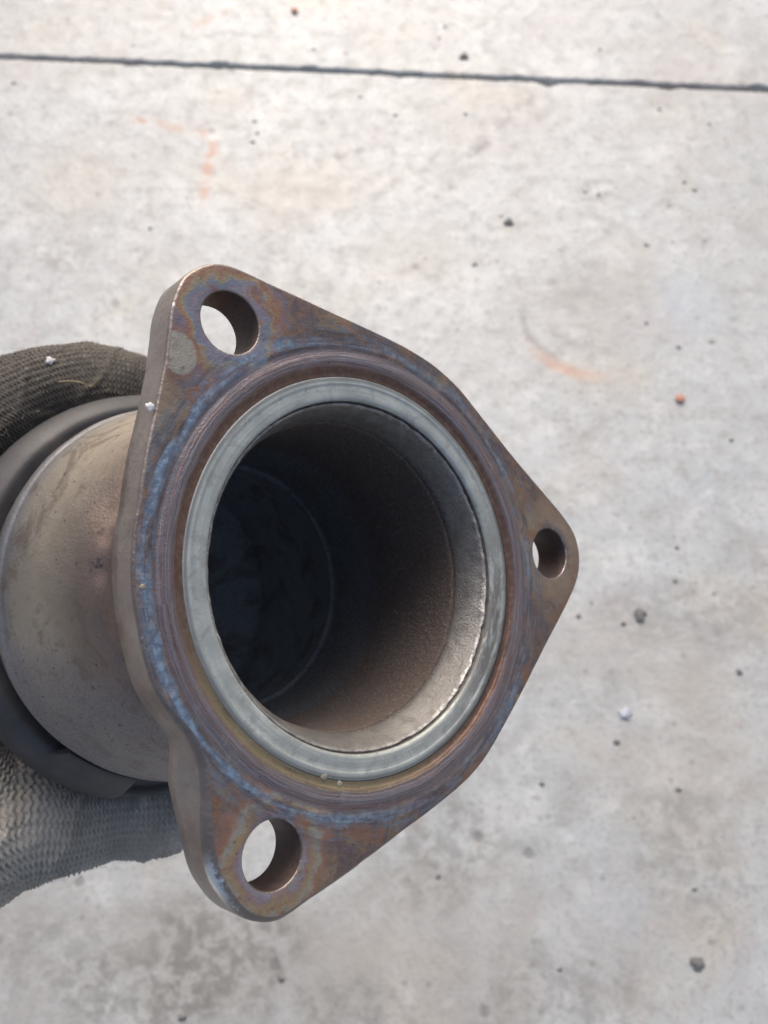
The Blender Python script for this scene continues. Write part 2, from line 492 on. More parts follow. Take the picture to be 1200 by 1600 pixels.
def mat_lip():
    n = NT('tube_mouth_steel')
    p = n.obj(1.0 / S)
    x, y, z = n.sep(p)
    a = n.math('ARCTAN2', y, x)
    fine = n.noise(p, 85, 4, 0.7)
    mid = n.noise(p, 9, 5, 0.65, 0.5)
    zz = n.add(z, n.mul(n.math('SUBTRACT', mid, 0.5), 0.10))
    col = n.ramp(mid, [(0.3, (0.25, 0.24, 0.225)), (0.5, (0.34, 0.325, 0.31)), (0.7, (0.42, 0.405, 0.39))])
    soot = n.mul(n.step(zz, 0.19, 0.245), n.step(fine, 0.42, 0.58))
    col = n.mix(n.mul(soot, 0.75), col, (0.11, 0.112, 0.12))
    upper = n.step(y, 0.25, -0.2)
    col = n.mix(n.mul(upper, n.mul(n.step(fine, 0.46, 0.62), 0.40)), col, (0.20, 0.19, 0.18))
    blot = n.noise(p, 20, 5, 0.72, 0.5)
    col = n.mix(n.mul(n.step(blot, 0.52, 0.64), 0.55), col, (0.22, 0.205, 0.19))
    ragged = n.mul(n.step(n.add(z, n.mul(n.math('SUBTRACT', n.noise(p, 24, 4, 0.7), 0.5), 0.05)), 0.072, 0.062), n.step(n.noise(p, 30, 3, 0.6), 0.40, 0.55))
    ragged = n.mul(ragged, n.add(0.25, n.mul(0.75, n.bell(a, 0.75, 0.9))))
    col = n.mix(n.mul(ragged, 0.9), col, (0.88, 0.86, 0.83))
    ro = n.add(0.44, n.mul(soot, 0.25))
    return n.fin(col, ro, 0.62, n.bump(n.add(fine, mid), 0.45, 0.0006))


def mat_bore():
    n = NT('sooty_bore')
    p = n.obj(1.0 / S)
    x, y, z = n.sep(p)
    fine = n.noise(p, 52, 4, 0.78)
    mid = n.noise(p, 4, 6, 0.68, 0.6)
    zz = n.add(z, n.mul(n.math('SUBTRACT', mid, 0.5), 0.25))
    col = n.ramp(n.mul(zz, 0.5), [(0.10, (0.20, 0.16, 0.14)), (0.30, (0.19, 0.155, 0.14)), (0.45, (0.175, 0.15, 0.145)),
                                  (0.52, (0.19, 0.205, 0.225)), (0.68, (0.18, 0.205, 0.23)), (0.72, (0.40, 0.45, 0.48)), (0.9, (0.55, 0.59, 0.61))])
    col = n.mix(n.mul(n.step(mid, 0.48, 0.64), 0.5), col, (0.19, 0.135, 0.11))
    d, c = n.vor(p, 42)
    spk = n.mul(n.step(d, 0.25, 0.1), n.step(n.sep(c)[0], 0.80, 0.9))
    col = n.mix(n.mul(n.step(fine, 0.54, 0.68), 0.55), col, (0.42, 0.385, 0.37))
    col = n.mix(n.mul(spk, 0.6), col, (0.60, 0.55, 0.50))
    col = n.mix(n.mul(n.step(fine, 0.47, 0.33), 0.7), col, (0.09, 0.075, 0.07))
    return n.fin(col, 0.66, 0.40, n.bump(fine, 0.8, 0.0009))


def mat_dome():
    n = NT('tinted_cone_steel')
    p = n.obj(1.0 / S)
    x, y, z = n.sep(p)
    w1 = n.noise(p, 2.6, 5, 0.6)
    w2 = n.noise(p, 10, 5, 0.6)
    sand = n.noise(p, 62, 3, 0.7)
    zz = n.add(z, n.mul(n.math('SUBTRACT', w1, 0.5), 0.35))
    col = n.ramp(n.mul(zz, 0.5), [(0.15, (0.25, 0.21, 0.18)), (0.34, (0.22, 0.175, 0.15)), (0.43, (0.20, 0.155, 0.145)), (0.50, (0.29, 0.21, 0.18)), (0.58, (0.27, 0.22, 0.185)),
                                  (0.74, (0.48, 0.415, 0.335)), (0.87, (0.44, 0.395, 0.34)), (0.945, (0.33, 0.33, 0.345))])
    low = n.step(n.add(y, n.mul(n.math('SUBTRACT', w1, 0.5), 0.6)), 0.0, 0.55)
    col = n.mix(n.mul(low, 0.8), col, (0.31, 0.275, 0.265))
    col = n.mix(n.mul(n.step(w2, 0.55, 0.72), 0.30), col, (0.22, 0.185, 0.165))
    d, c = n.vor(p, 7)
    sp = n.mul(n.step(n.add(d, n.mul(w2, 0.2)), 0.26, 0.16), n.step(n.sep(c)[0], 0.80, 0.86))
    col = n.mix(n.mul(sp, 0.85), col, (0.075, 0.065, 0.06))
    d3, c3 = n.vor(p, 26)
    sp3 = n.mul(n.step(d3, 0.25, 0.12), n.step(n.sep(c3)[0], 0.88, 0.92))
    col = n.mix(n.mul(sp3, 0.8), col, (0.09, 0.075, 0.07))
    for (sx, sy, sz, sr, amt) in ((-0.90, -0.62, 1.08, 0.07, 0.9), (-0.955, -0.42, 1.03, 0.05, 0.8), (-0.99, -0.24, 1.03, 0.06, 0.8), (-0.86, 0.30, 0.85, 0.06, 0.8), (-0.80, -0.80, 1.25, 0.05, 0.6)):
        sdv = n.vmath('DISTANCE', p, (sx, sy, sz))
        sdv = n.add(sdv, n.mul(n.math('SUBTRACT', n.noise(p, 16, 4, 0.7), 0.5), 0.16))
        col = n.mix(n.mul(n.mul(n.step(sdv, sr, sr * 0.3), n.step(n.noise(p, 40, 3, 0.7), 0.42, 0.58)), amt), col, (0.07, 0.06, 0.06))
    col = n.mix(n.mul(n.step(sand, 0.52, 0.68), n.add(0.15, n.mul(low, 0.55))), col, (0.40, 0.37, 0.355))
    col = n.mix(n.mul(n.step(sand, 0.46, 0.32), n.add(0.12, n.mul(low, 0.5))), col, (0.12, 0.105, 0.10))
    sm = n.noise(p, 3.3, 6, 0.7, 1.0)
    col = n.mix(n.mul(n.step(sm, 0.50, 0.64), 0.60), col, (0.20, 0.15, 0.12))
    hz = n.noise(n.obj((2.0, 2.0, 14.0), (0, 0, 0), p), 1.0, 5, 0.65)
    col = n.mix(n.mul(n.step(hz, 0.55, 0.70), 0.3), col, (0.20, 0.165, 0.15))
    ro = n.add(n.add(0.40, n.mul(w2, 0.12)), n.mul(low, 0.18))
    hb = n.add(n.mul(sand, n.add(0.25, n.mul(low, 0.9))), n.mul(w2, 0.5))
    return n.fin(col, ro, n.math('SUBTRACT', 0.80, n.mul(low, 0.35)), n.bump(hb, 0.6, 0.0008))


def mat_band():
    n = NT('dark_band_steel')
    p = n.obj(1.0 / S)
    w1 = n.noise(p, 4, 5, 0.6)
    w2 = n.noise(p, 60, 4, 0.7)
    col = n.ramp(w1, [(0.3, (0.062, 0.061, 0.064)), (0.6, (0.085, 0.083, 0.087)), (0.75, (0.115, 0.106, 0.10))])
    col = n.mix(n.mul(n.step(w2, 0.58, 0.74), 0.35), col, (0.17, 0.165, 0.16))
    return n.fin(col, 0.52, 0.25, n.bump(w2, 0.22, 0.0004))


def mat_glove():
    n = NT('knit_yarn')
    p = n.obj(1.0 / S)
    w1 = n.noise(p, 1.7, 4, 0.6)
    w2 = n.noise(p, 22, 4, 0.7)
    fz = n.noise(p, 130, 3, 0.7)
    col = n.ramp(w1, [(0.32, (0.42, 0.395, 0.35)), (0.52, (0.58, 0.55, 0.50)), (0.70, (0.49, 0.445, 0.37))])
    at = n.t.nodes.new('ShaderNodeAttribute')
    at.attribute_name = 'soil'
    soil = at.outputs['Fac']
    col = n.mix(soil, col, n.ramp(w2, [(0.3, (0.060, 0.052, 0.044)), (0.6, (0.105, 0.092, 0.077)), (0.75, (0.21, 0.18, 0.135))]))
    col = n.mix(n.mul(n.step(w2, 0.55, 0.72), 0.35), col, (0.28, 0.25, 0.20))
    col = n.mix(n.mul(n.step(fz, 0.55, 0.7), 0.3), col, (0.33, 0.31, 0.28))
    m = n.fin(col, 0.9, 0.0, n.bump(fz, 0.5, 0.0005), 0.2)
    n.b.inputs['Sheen Weight'].default_value = 0.15
    n.b.inputs['Sheen Roughness'].default_value = 0.5
    return m


def mat_plain(name, col, rough=0.7, metal=0.0, var=0.25, scale=400.0):
    n = NT(name)
    w = n.noise(n.tc.outputs['Object'], scale, 4, 0.6)
    c = n.mix(n.mul(w, var * 2), col, tuple(v * 0.55 for v in col))
    return n.fin(c, rough, metal, n.bump(w, 0.3, 0.0005))


M_CON = mat_concrete()
M_FLA = mat_flange()
M_SIDE = mat_steel('plate_edge_steel', (0.27, 0.215, 0.195), (0.37, 0.315, 0.285), (0.43, 0.38, 0.345), (0.36, 0.5), 0.8, 5.0)
M_HOLE = mat_steel('bolt_hole_dark_steel', (0.085, 0.062, 0.060), (0.12, 0.09, 0.085), (0.15, 0.11, 0.10), (0.5, 0.65), 0.6, 12.0)  # darker brown steel tone for the bolt-hole walls
M_WALL = mat_steel('sooty_ring_wall', (0.12, 0.11, 0.105), (0.20, 0.185, 0.175), (0.29, 0.27, 0.25), (0.5, 0.65), 0.5, 24.0, 0.5)
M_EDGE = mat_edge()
M_RING = mat_ring()
M_LIP = mat_lip()
M_BORE = mat_bore()
M_DOME = mat_dome()
M_BAND = mat_band()
M_GLOVE = mat_glove()
M_WHITE = mat_plain('white_paint', (0.92, 0.92, 0.91), 0.6, 0.0, 0.1)
M_GOLD = mat_plain('weld_spatter', (0.42, 0.39, 0.31), 0.7, 0.3)
M_BRICK = mat_plain('brick_red', (0.66, 0.34, 0.245), 0.95)
M_GRIT = mat_plain('dark_grit', (0.21, 0.215, 0.215), 0.95)
M_CHALK = mat_plain('blue_white_chip', (0.62, 0.66, 0.75), 0.7)
M_STRAW = mat_plain('straw', (0.48, 0.39, 0.24), 0.7)


# ------------------------------------------------------------------ mesh helpers
def mesh_obj(name, verts, faces, mats, parent=None, smooth=True, mat_idx=None):
    me = bpy.data.meshes.new(name)
    me.from_pydata([tuple(v) for v in verts], [], faces)
    for m in (mats if isinstance(mats, (list, tuple)) else [mats]):
        me.materials.append(m)
    if mat_idx is not None:
        me.polygons.foreach_set('material_index', mat_idx)
    me.polygons.foreach_set('use_smooth', [smooth] * len(me.polygons))
    me.update()
    ob = bpy.data.objects.new(name, me)
    COL.objects.link(ob)
    if parent is not None:
        ob.parent = parent
    return ob


def tag(o, label=None, cat=None, group=None, kind=None):
    for k, v in (('label', label), ('category', cat), ('group', group), ('kind', kind)):
        if v:
            o[k] = v
    return o


def axis_y(z):
    k = min(max((z - 0.02) / 0.2, 0.0), 1.0)
    return (-0.010 - 0.018 * z) * k * k * (3 - 2 * k)          # the tube sags a touch against the flange


def lathe(name, prof, mat, parent, seg=256, wob=None, a0=0.0, a1=2 * math.pi, outward=True, sub=3):
    """prof: list of (r, z) in ring radii; smoothed by Catmull-Rom; wob(a, r, z) -> (dr, dz)"""
    P = [Vector((a, b)) for a, b in prof]
    pts = []
    if sub > 1:
        for i in range(len(P) - 1):
            p0, p1, p2, p3 = P[max(i - 1, 0)], P[i], P[i + 1], P[min(i + 2, len(P) - 1)]
            for k in range(sub):
                t = k / sub
                pts.append(0.5 * ((2 * p1) + (p2 - p0) * t + (2 * p0 - 5 * p1 + 4 * p2 - p3) * t * t + (3 * p1 - p0 - 3 * p2 + p3) * t ** 3))
        pts.append(P[-1])
    else:
        pts = P
    closed = abs(a1 - a0 - 2 * math.pi) < 1e-6
    na = seg if closed else seg + 1
    V, Fc = [], []
    for p in pts:
        for i in range(na):
            a = a0 + (a1 - a0) * i / seg
            r, z = p.x, p.y
            if wob:
                dr, dz = wob(a, r, z)
                r += dr
                z += dz
            V.append((r * math.cos(a) * S, (r * math.sin(a) + axis_y(z)) * S, z * S))
    for j in range(len(pts) - 1):
        for i in range(seg):
            k = (i + 1) % na
            f = (j * na + i, j * na + k, (j + 1) * na + k, (j + 1) * na + i)
            Fc.append(f if outward else f[::-1])
    return mesh_obj(name, V, Fc, mat, parent)


def n3(a, r, z, f, seed=0.0):
    return mnoise.noise(Vector((math.cos(a) * r * f + seed, math.sin(a) * r * f - seed, z * f)))


# ------------------------------------------------------------------ concrete ground with its saw-cut joint
def build_floor():
    A, B = floor_at(0, 88), floor_at(1200, 140)
    u = (B - A).normalized()
    v = Vector((-u.y, u.x, 0))
    ss = [-9, -3] + list(np.linspace(-0.7, 0.9, 700)) + [3, 9]
    prof = [(-9, 0), (-2, 0), (-0.5, 0), (-0.1, 0), (-0.0050, 0), (-0.0034, -0.0005), (-0.0025, -0.0025), (-0.0021, -0.014),
            (0.0021, -0.014), (0.0025, -0.0025), (0.0034, -0.0005), (0.0050, 0), (0.1, 0), (0.5, 0), (2, 0), (9, 0)]
    V, Fc = [], []
    for s in ss:
        for d, z in prof:
            dd = d
            if abs(d) < 0.01:
                sg = 1 if d > 0 else -1
                nn = mnoise.noise(Vector((s * 60, sg * 9.0, 0))) * 0.0011 + max(0, mnoise.noise(Vector((s * 140, sg * 31.0, 4)))) * 0.0022 + max(0, mnoise.noise(Vector((s * 33, sg * 17.0, 9))) - 0.15) * 0.010
                dd = d + sg * nn * (1 if z > -0.01 else 0.3)
                if d != 0:
                    dd += mnoise.noise(Vector((s * 12, 2.0, 0))) * 0.0008
            V.append(A + u * s + v * dd + Vector((0, 0, z)))
    m = len(prof)
    for i in range(len(ss) - 1):
        for j in range(m - 1):
            Fc.append((i * m + j, (i + 1) * m + j, (i + 1) * m + j + 1, i * m + j + 1))
    fl = mesh_obj('concrete_ground', V, Fc, M_CON, smooth=False)
    tag(fl, kind='structure')


build_floor()


# ------------------------------------------------------------------ the converter end
root = bpy.data.objects.new('exhaust_converter', None)
COL.objects.link(root)
root.matrix_world = M_PART
root.empty_display_size = 0.02
tag(root, 'heat-tinted steel exhaust converter end with three-hole flange, held in a gloved hand', 'exhaust part')

OUT = [(-0.793, -1.462), (-0.838, -1.409), (-0.89, -1.305), (-0.925, -1.17), (-0.971, -1.013), (-1.037, -0.826), (-1.105, -0.65),
       (-1.156, -0.48), (-1.193, -0.355), (-1.222, -0.225), (-1.238, -0.094), (-1.241, -0.007), (-1.233, 0.127), (-1.22, 0.242),
       (-1.190, 0.375), (-1.147, 0.46), (-1.103, 0.524), (-1.066, 0.591), (-1.043, 0.692), (-1.043, 0.779), (-1.062, 0.913),
       (-1.072, 1.048), (-1.063, 1.144), (-1.035, 1.22), (-0.96, 1.345), (-0.85, 1.418), (-0.747, 1.438), (-0.642, 1.413),
       (-0.362, 1.359), (-0.086, 1.292), (0.253, 1.211), (0.46, 1.148), (0.636, 1.055), (0.892, 0.856), (1.073, 0.705), (1.247, 0.557), (1.441, 0.396),
       (1.595, 0.247), (1.652, 0.12), (1.649, -0.013), (1.574, -0.141), (1.414, -0.311), (1.226, -0.505), (1.049, -0.702),
       (0.907, -0.865), (0.809, -0.968), (0.65, -1.085), (0.493, -1.162), (0.322, -1.228), (-0.009, -1.339), (-0.194, -1.403), (-0.37, -1.462),
       (-0.516, -1.514), (-0.616, -1.53), (-0.706, -1.512)]
HOLES = [(1.3832 * math.cos(rad(a)), 1.3832 * math.sin(rad(a))) for a in (-115.756, 2.307, 123.441)]
HOLE_R = 0.1512
THICK = 0.226


def resample(pts, count):
    P = [Vector(p) for p in pts]
    n = len(P)
    dense = []
    for i in range(n):
        p0, p1, p2, p3 = P[i - 1], P[i], P[(i + 1) % n], P[(i + 2) % n]
        for k in range(16):
            t = k / 16
            dense.append(0.5 * ((2 * p1) + (p2 - p0) * t + (2 * p0 - 5 * p1 + 4 * p2 - p3) * t * t + (3 * p1 - p0 - 3 * p2 + p3) * t ** 3))
    D = np.array([tuple(d) for d in dense])
    seg = np.linalg.norm(np.roll(D, -1, 0) - D, axis=1)
    cum = np.r_[0, np.cumsum(seg)]
    q = np.linspace(0, cum[-1], count, endpoint=False)
    D2 = np.vstack([D, D[:1]])
    O = np.stack([np.interp(q, cum, D2[:, 0]), np.interp(q, cum, D2[:, 1])], 1)
    for _ in range(3):
        O = 0.5 * O + 0.25 * (np.roll(O, 1, 0) + np.roll(O, -1, 0))
    return O


def plate_relief(x, y):
    """turned steps of the face, z grows away from the viewer"""
    r = math.hypot(x, y)
    z = 0.0
    if r < 1.16:
        t = min((1.16 - r) / 0.02, 1)
        z += 0.006 * t * t * (3 - 2 * t)
    if 1.06 < r < 1.13:
        z -= 0.007 * math.sin((r - 1.06) / 0.07 * math.pi)
    if r < 1.055:
        t = min((1.055 - r) / 0.02, 1)
        z += 0.015 * t * t * (3 - 2 * t)
    fd = min(max((r - 1.01) / 0.06, 0.0), 1.0)
    z += fd * 0.004 * mnoise.noise(Vector((x * 3, y * 3, 1)))
    z += fd * 0.0015 * mnoise.noise(Vector((x * 14, y * 14, 5)))
    return z


def build_flange():
    N = 420
    O = resample(OUT, N)
    # nicks along the edge
    tg = np.roll(O, -1, 0) - np.roll(O, 1, 0)
    tg /= np.linalg.norm(tg, axis=1, keepdims=True)
    area = 0.5 * np.sum(O[:, 0] * np.roll(O[:, 1], -1) - np.roll(O[:, 0], -1) * O[:, 1])
    nin = np.stack([-tg[:, 1], tg[:, 0]], 1) * (1 if area > 0 else -1)
    ang = np.degrees(np.arctan2(O[:, 1], O[:, 0]))
    b = 0.006 + 0.009 * np.clip((0.1 - O[:, 0]) / 0.6, 0, 1)
    # lower lobe is worn round on its left flank
    wgt = np.exp(-((ang - 133) / 13.0) ** 2)
    b = b + 0.030 * wgt
    b = b + 0.010 * np.exp(-((ang - 152) / 8.0) ** 2)
    nick = np.array([mnoise.noise(Vector((o[0] * 9, o[1] * 9, 2))) for o in O])
    O = O + nin * (0.006 * np.clip(nick, 0, 1) * np.clip((0.3 - O[:, 0]) / 0.5, 0.15, 1))[:, None]
    V, Fc, MI = [], [], []

    def addv(x, y, z):
        V.append((x * S, y * S, z * S))
        return len(V) - 1

    K = 5
    inset = O + nin * b[:, None]
    H = 44
    hole_loops = []
    ch = 0.007
    for (hx, hy) in HOLES:
        hole_loops.append(np.array([(hx + (HOLE_R + ch) * math.cos(2 * math.pi * i / H), hy + (HOLE_R + ch) * math.sin(2 * math.pi * i / H)) for i in range(H)]))
    RI, NI = 1.008, 260
    inner = np.array([(RI * math.cos(2 * math.pi * i / NI), RI * math.sin(2 * math.pi * i / NI)) for i in range(NI)])
    loops = [inset] + hole_loops + [inner]
    pts, edges = [], []
    for L in loops:
        s0 = len(pts)
        pts += [Vector((float(a), float(c))) for a, c in L]
        edges += [(s0 + i, s0 + (i + 1) % len(L)) for i in range(len(L))]
    nfix = len(pts)

    def inside(L, P):
        x, y = P[:, 0], P[:, 1]
        c = np.zeros(len(P), bool)
        for (x0, y0), (x1, y1) in zip(L, np.roll(L, -1, 0)):
            m = ((y0 > y) != (y1 > y)) & (x < (x1 - x0) * (y - y0) / (y1 - y0 + 1e-15) + x0)
            c ^= m
        return c

    cand = []
    for r in np.arange(1.018, 1.185, 0.0115):
        m = 260
        cand += [(r * math.cos(2 * math.pi * (i + 0.5) / m), r * math.sin(2 * math.pi * (i + 0.5) / m)) for i in range(m)]
    for gx in np.arange(-1.3, 1.75, 0.03):
        for gy in np.arange(-1.6, 1.5, 0.03):
            if math.hypot(gx, gy) > 1.20:
                cand.append((gx + rng.uniform(-.006, .006), gy + rng.uniform(-.006, .006)))
    cand = np.array(cand)
    ok = inside(inset, cand)
    allb = np.vstack([inset] + hole_loops)
    dmin = np.array([np.min(np.hypot(*(allb - c).T)) for c in cand])
    ok &= dmin > 0.012
    for (hx, hy) in HOLES:
        ok &= np.hypot(cand[:, 0] - hx, cand[:, 1] - hy) > HOLE_R + ch + 0.012
    pts += [Vector((float(a), float(c))) for a, c in cand[ok]]
    res = delaunay_2d_cdt(pts, edges, [], 0, 1e-6)
    vo, fo = res[0], res[2]
    P = np.array([tuple(v) for v in vo])
    C = np.array([P[list(f)].mean(0) for f in fo])
    keep = inside(inset, C) & (np.hypot(C[:, 0], C[:, 1]) > RI * 0.9999)
    keep &= ~inside(inner, C)
    for L in hole_loops:
        keep &= ~inside(L, C)
    base = len(V)
    for x, y in P:
        addv(x, y, plate_relief(x, y))
    for f, k in zip(fo, keep):
        if k:
            a, c, d = [P[i] for i in f]
            cr = (c[0] - a[0]) * (d[1] - a[1]) - (c[1] - a[1]) * (d[0] - a[0])
            f = tuple(base + i for i in f)
            Fc.append(f[::-1] if cr > 0 else f)
            MI.append(0)
    # rounded rim and edge of the plate
    rings = []
    for k in range(K + 1):
        t = k / K * math.pi / 2
        off = b * (1 - math.sin(t))
        zz = b * (1 - math.cos(t))
        Q = O + nin * off[:, None]
        if k == 0:
            rings.append([addv(q[0], q[1], plate_relief(q[0], q[1])) for q in Q])
        else:
            rings.append([addv(q[0], q[1], z + plate_relief(q0[0], q0[1]) * (1 - k / K)) for q, z, q0 in zip(Q, zz, inset)])
    bb = 0.015
    flare = 0.062 * np.exp(-((ang - 144.0) / 5.5) ** 2)          # burr pushed out behind the notch
    OB = O - nin * flare[:, None]
    rings.append([addv(q[0], q[1], 0.62 * THICK) for q in O - nin * (0.75 * flare)[:, None]])
    rings.append([addv(q[0], q[1], THICK - bb) for q in OB])
    rings.append([addv(q[0], q[1], THICK) for q in OB + nin * bb])
    for j in range(len(rings) - 1):
        for i in range(N):
            k = (i + 1) % N
            f = (rings[j][i], rings[j][k], rings[j + 1][k], rings[j + 1][i])
            Fc.append(f if area < 0 else f[::-1])
            MI.append(2 if j < K else 1)
    # bolt holes
    back_holes = []
    for (hx, hy) in HOLES:
        prev = None
        for (rr, zz) in ((HOLE_R + ch, None), (HOLE_R + ch * 0.3, ch * 0.3), (HOLE_R, ch), (HOLE_R, THICK - .008), (HOLE_R + .002, THICK)):
            ring = []
            for i in range(H):
                a = 2 * math.pi * i / H
                x, y = hx + rr * math.cos(a), hy + rr * math.sin(a)
                ring.append(addv(x, y, plate_relief(x, y) if zz is None else zz))
            if prev:
                for i in range(H):
                    k = (i + 1) % H
                    Fc.append((prev[i], prev[k], ring[k], ring[i])[::-1] if False else (prev[i], ring[i], ring[k], prev[k]))
                    MI.append(2 if zz is not None and zz <= ch else 3)
            prev = ring
        back_holes.append(prev)
    # back of the plate
    cen = [addv(0.905 * math.cos(2 * math.pi * i / 96), 0.905 * math.sin(2 * math.pi * i / 96), THICK) for i in range(96)]
    back_holes.append(cen)
    bl = [[Vector((V[i][0] / S, V[i][1] / S)) for i in rings[-1]]] + [[Vector((V[i][0] / S, V[i][1] / S)) for i in h] for h in back_holes]
    pts2, ed2, idx2 = [], [], []
    for L, src in zip(bl, [rings[-1]] + back_holes):
        s0 = len(pts2)
        pts2 += L
        idx2 += list(src)
        ed2 += [(s0 + i, s0 + (i + 1) % len(L)) for i in range(len(L))]
    res = delaunay_2d_cdt(pts2, ed2, [], 0, 1e-7)
    P2 = np.array([tuple(v) for v in res[0]])
    C2 = np.array([P2[list(f)].mean(0) for f in res[2]])
    L0 = np.array([tuple(v) for v in bl[0]])
    keep = inside(L0, C2)
    for L in bl[1:]:
        keep &= ~inside(np.array([tuple(v) for v in L]), C2)
    base = len(V)
    for x, y in P2:
        addv(x, y, THICK)
    for f, k in zip(res[2], keep):
        if k:
            a, c, d = [P2[i] for i in f]
            cr = (c[0] - a[0]) * (d[1] - a[1]) - (c[1] - a[1]) * (d[0] - a[0])
            f = tuple(base + i for i in f)
            Fc.append(f if cr > 0 else f[::-1])
            MI.append(1)
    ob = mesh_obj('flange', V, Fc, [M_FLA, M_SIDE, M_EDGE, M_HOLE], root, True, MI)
    bm = bmesh.new()
    bm.from_mesh(ob.data)
    bmesh.ops.remove_doubles(bm, verts=bm.verts, dist=1e-6)
    bmesh.ops.recalc_face_normals(bm, faces=bm.faces)
    acc = sum(f.normal.z * f.calc_area() for f in bm.faces if f.material_index == 0)
    if acc > 0:
        bmesh.ops.reverse_faces(bm, faces=bm.faces)
    bm.to_mesh(ob.data)
    bm.free()
    return ob


flange = build_flange()
flange['label'] = 'three-hole flange plate stained blue, purple and brown by heat'

# sealing ring: turned face, bevel, dark inner wall
ring = lathe('sealing_ring', [(1.0085, 0.075), (1.008, 0.032), (1.0065, 0.024), (1.001, 0.0205), (0.985, 0.0195), (0.968, 0.0195), (0.962, 0.0225), (0.93, 0.0225), (0.905, 0.024),
                              (0.893, 0.028), (0.887, 0.034), (0.884, 0.041)], M_RING, root, 320, sub=2, outward=False)
ring['label'] = 'polished grey sealing ring of the flange'
wall = lathe('ring_wall', [(0.884, 0.041), (0.883, 0.048), (0.883, 0.058), (0.882, 0.075)], M_WALL, root, 256, sub=1, outward=False)


def lip_wob(a, r, z):
    k = math.exp(-((z - 0.058) / 0.012) ** 2)
    e = n3(a, 1.0, 0, 11, 3.0) + 0.7 * n3(a, 1.0, 0, 30, 8.0)
    dz = k * 0.007 * e
    dr = -k * 0.004 * abs(e) + 0.002 * n3(a, 1, z, 18, 5.0)
    return dr, dz


tube = lathe('tube_mouth', [(0.884, 0.064), (0.879, 0.056), (0.871, 0.055), (0.862, 0.066), (0.850, 0.090), (0.838, 0.118), (0.826, 0.155),
                            (0.817, 0.195), (0.812, 0.225), (0.812, 0.243), (0.820, 0.252), (0.83, 0.256)], M_LIP, root, 420, wob=lip_wob, outward=False)
tube['label'] = 'bright rounded mouth of the inner tube with ragged weld line'


def bore_wob(a, r, z):
    return 0.003 * n3(a, 1, z, 4, 1.0), 0.0


bore = lathe('bore', [(0.828, 0.25), (0.812, 0.256), (0.803, 0.266), (0.802, 0.30), (0.802, 0.5), (0.800, 0.8), (0.797, 1.0), (0.792, 1.08), (0.785, 1.2),
                      (0.770, 1.37), (0.766, 1.388), (0.750, 1.394), (0.746, 1.398), (0.747, 1.41), (0.755, 1.45), (0.79, 1.6), (0.85, 1.8), (0.88, 2.0),
                      (0.88, 2.3), (0.88, 2.50), (0.86, 2.53), (0.6, 2.54), (0.3, 2.54), (0.0, 2.54)], M_BORE, root, 192, wob=bore_wob, outward=False, sub=3)
bore['label'] = 'dark sooty bore stepping down inside the tube'


# outer cone: neck behind the flange flaring to the can
def dome_wob(a, r, z):
    ad = math.degrees(a)
    ad = (ad + 180) % 360 - 180
    dr = 0.010 * n3(a, 1, z, 1.6, 2.0) + 0.004 * n3(a, 1, z, 5, 6.0)
    # crumpled crease on the viewer's side
    k = math.exp(-((z - 0.98 - 0.05 * n3(a, 1, 0, 4, 9.0)) / 0.05) ** 2)
    dr -= 0.030 * k * (0.7 + 1.2 * n3(a, 1, z, 7, 3.3))
    dr -= 0.045 * math.exp(-((ad + 148) / 9) ** 2 - ((z - 1.05) / 0.12) ** 2)
    dr -= 0.035 * math.exp(-((ad - 160) / 8) ** 2 - ((z - 0.85) / 0.10) ** 2)
    return dr, 0.0


cone = lathe('outer_cone', [(0.92, 0.19), (0.925, 0.32), (0.93, 0.5), (0.945, 0.68), (0.968, 0.86), (1.01, 1.02), (1.065, 1.2), (1.12, 1.38), (1.168, 1.56),
                            (1.208, 1.74), (1.226, 1.83), (1.232, 1.88), (1.233, 1.915), (1.248, 1.945), (1.255, 1.98), (1.254, 2.03), (1.243, 2.06), (1.215, 2.075)],
             M_DOME, root, 300, wob=dome_wob, sub=4)
cone['label'] = 'tan and grey steel cone flaring behind the flange'

can = lathe('can_body', [(1.19, 2.05), (1.215, 2.12), (1.22, 2.3), (1.22, 3.5), (1.22, 5.6), (1.20, 5.75), (1.10, 6.05), (0.95, 6.4), (0.9, 6.6), (0.9, 7.2), (0.84, 7.2)],
            M_DOME, root, 160, sub=2)

# dark clamp band round the can
def band_wob(a, r, z):
    ad = math.degrees(a)
    dz = dr = 0.0
    if 60 < ad < 114 and r > 1.24:
        k = 1.0 if ad > 75 else (ad - 60) / 15
        dz, dr = k * (0.21 if r < 1.34 else 0.21 - 0.13 * (r - 1.34) / 0.09), -0.012 * k
    return dr + 0.003 * n3(a, 1, z, 3, 4.0), dz


band = lathe('clamp_band', [(1.215, 2.22), (1.265, 2.195), (1.295, 2.190), (1.325, 2.20), (1.365, 2.235), (1.400, 2.285), (1.420, 2.34), (1.424, 2.42), (1.41, 2.48), (1.38, 2.51), (1.22, 2.51)],
             M_BAND, root, 360, wob=band_wob, sub=3)
band['label'] = 'dark grey clamp band round the can'


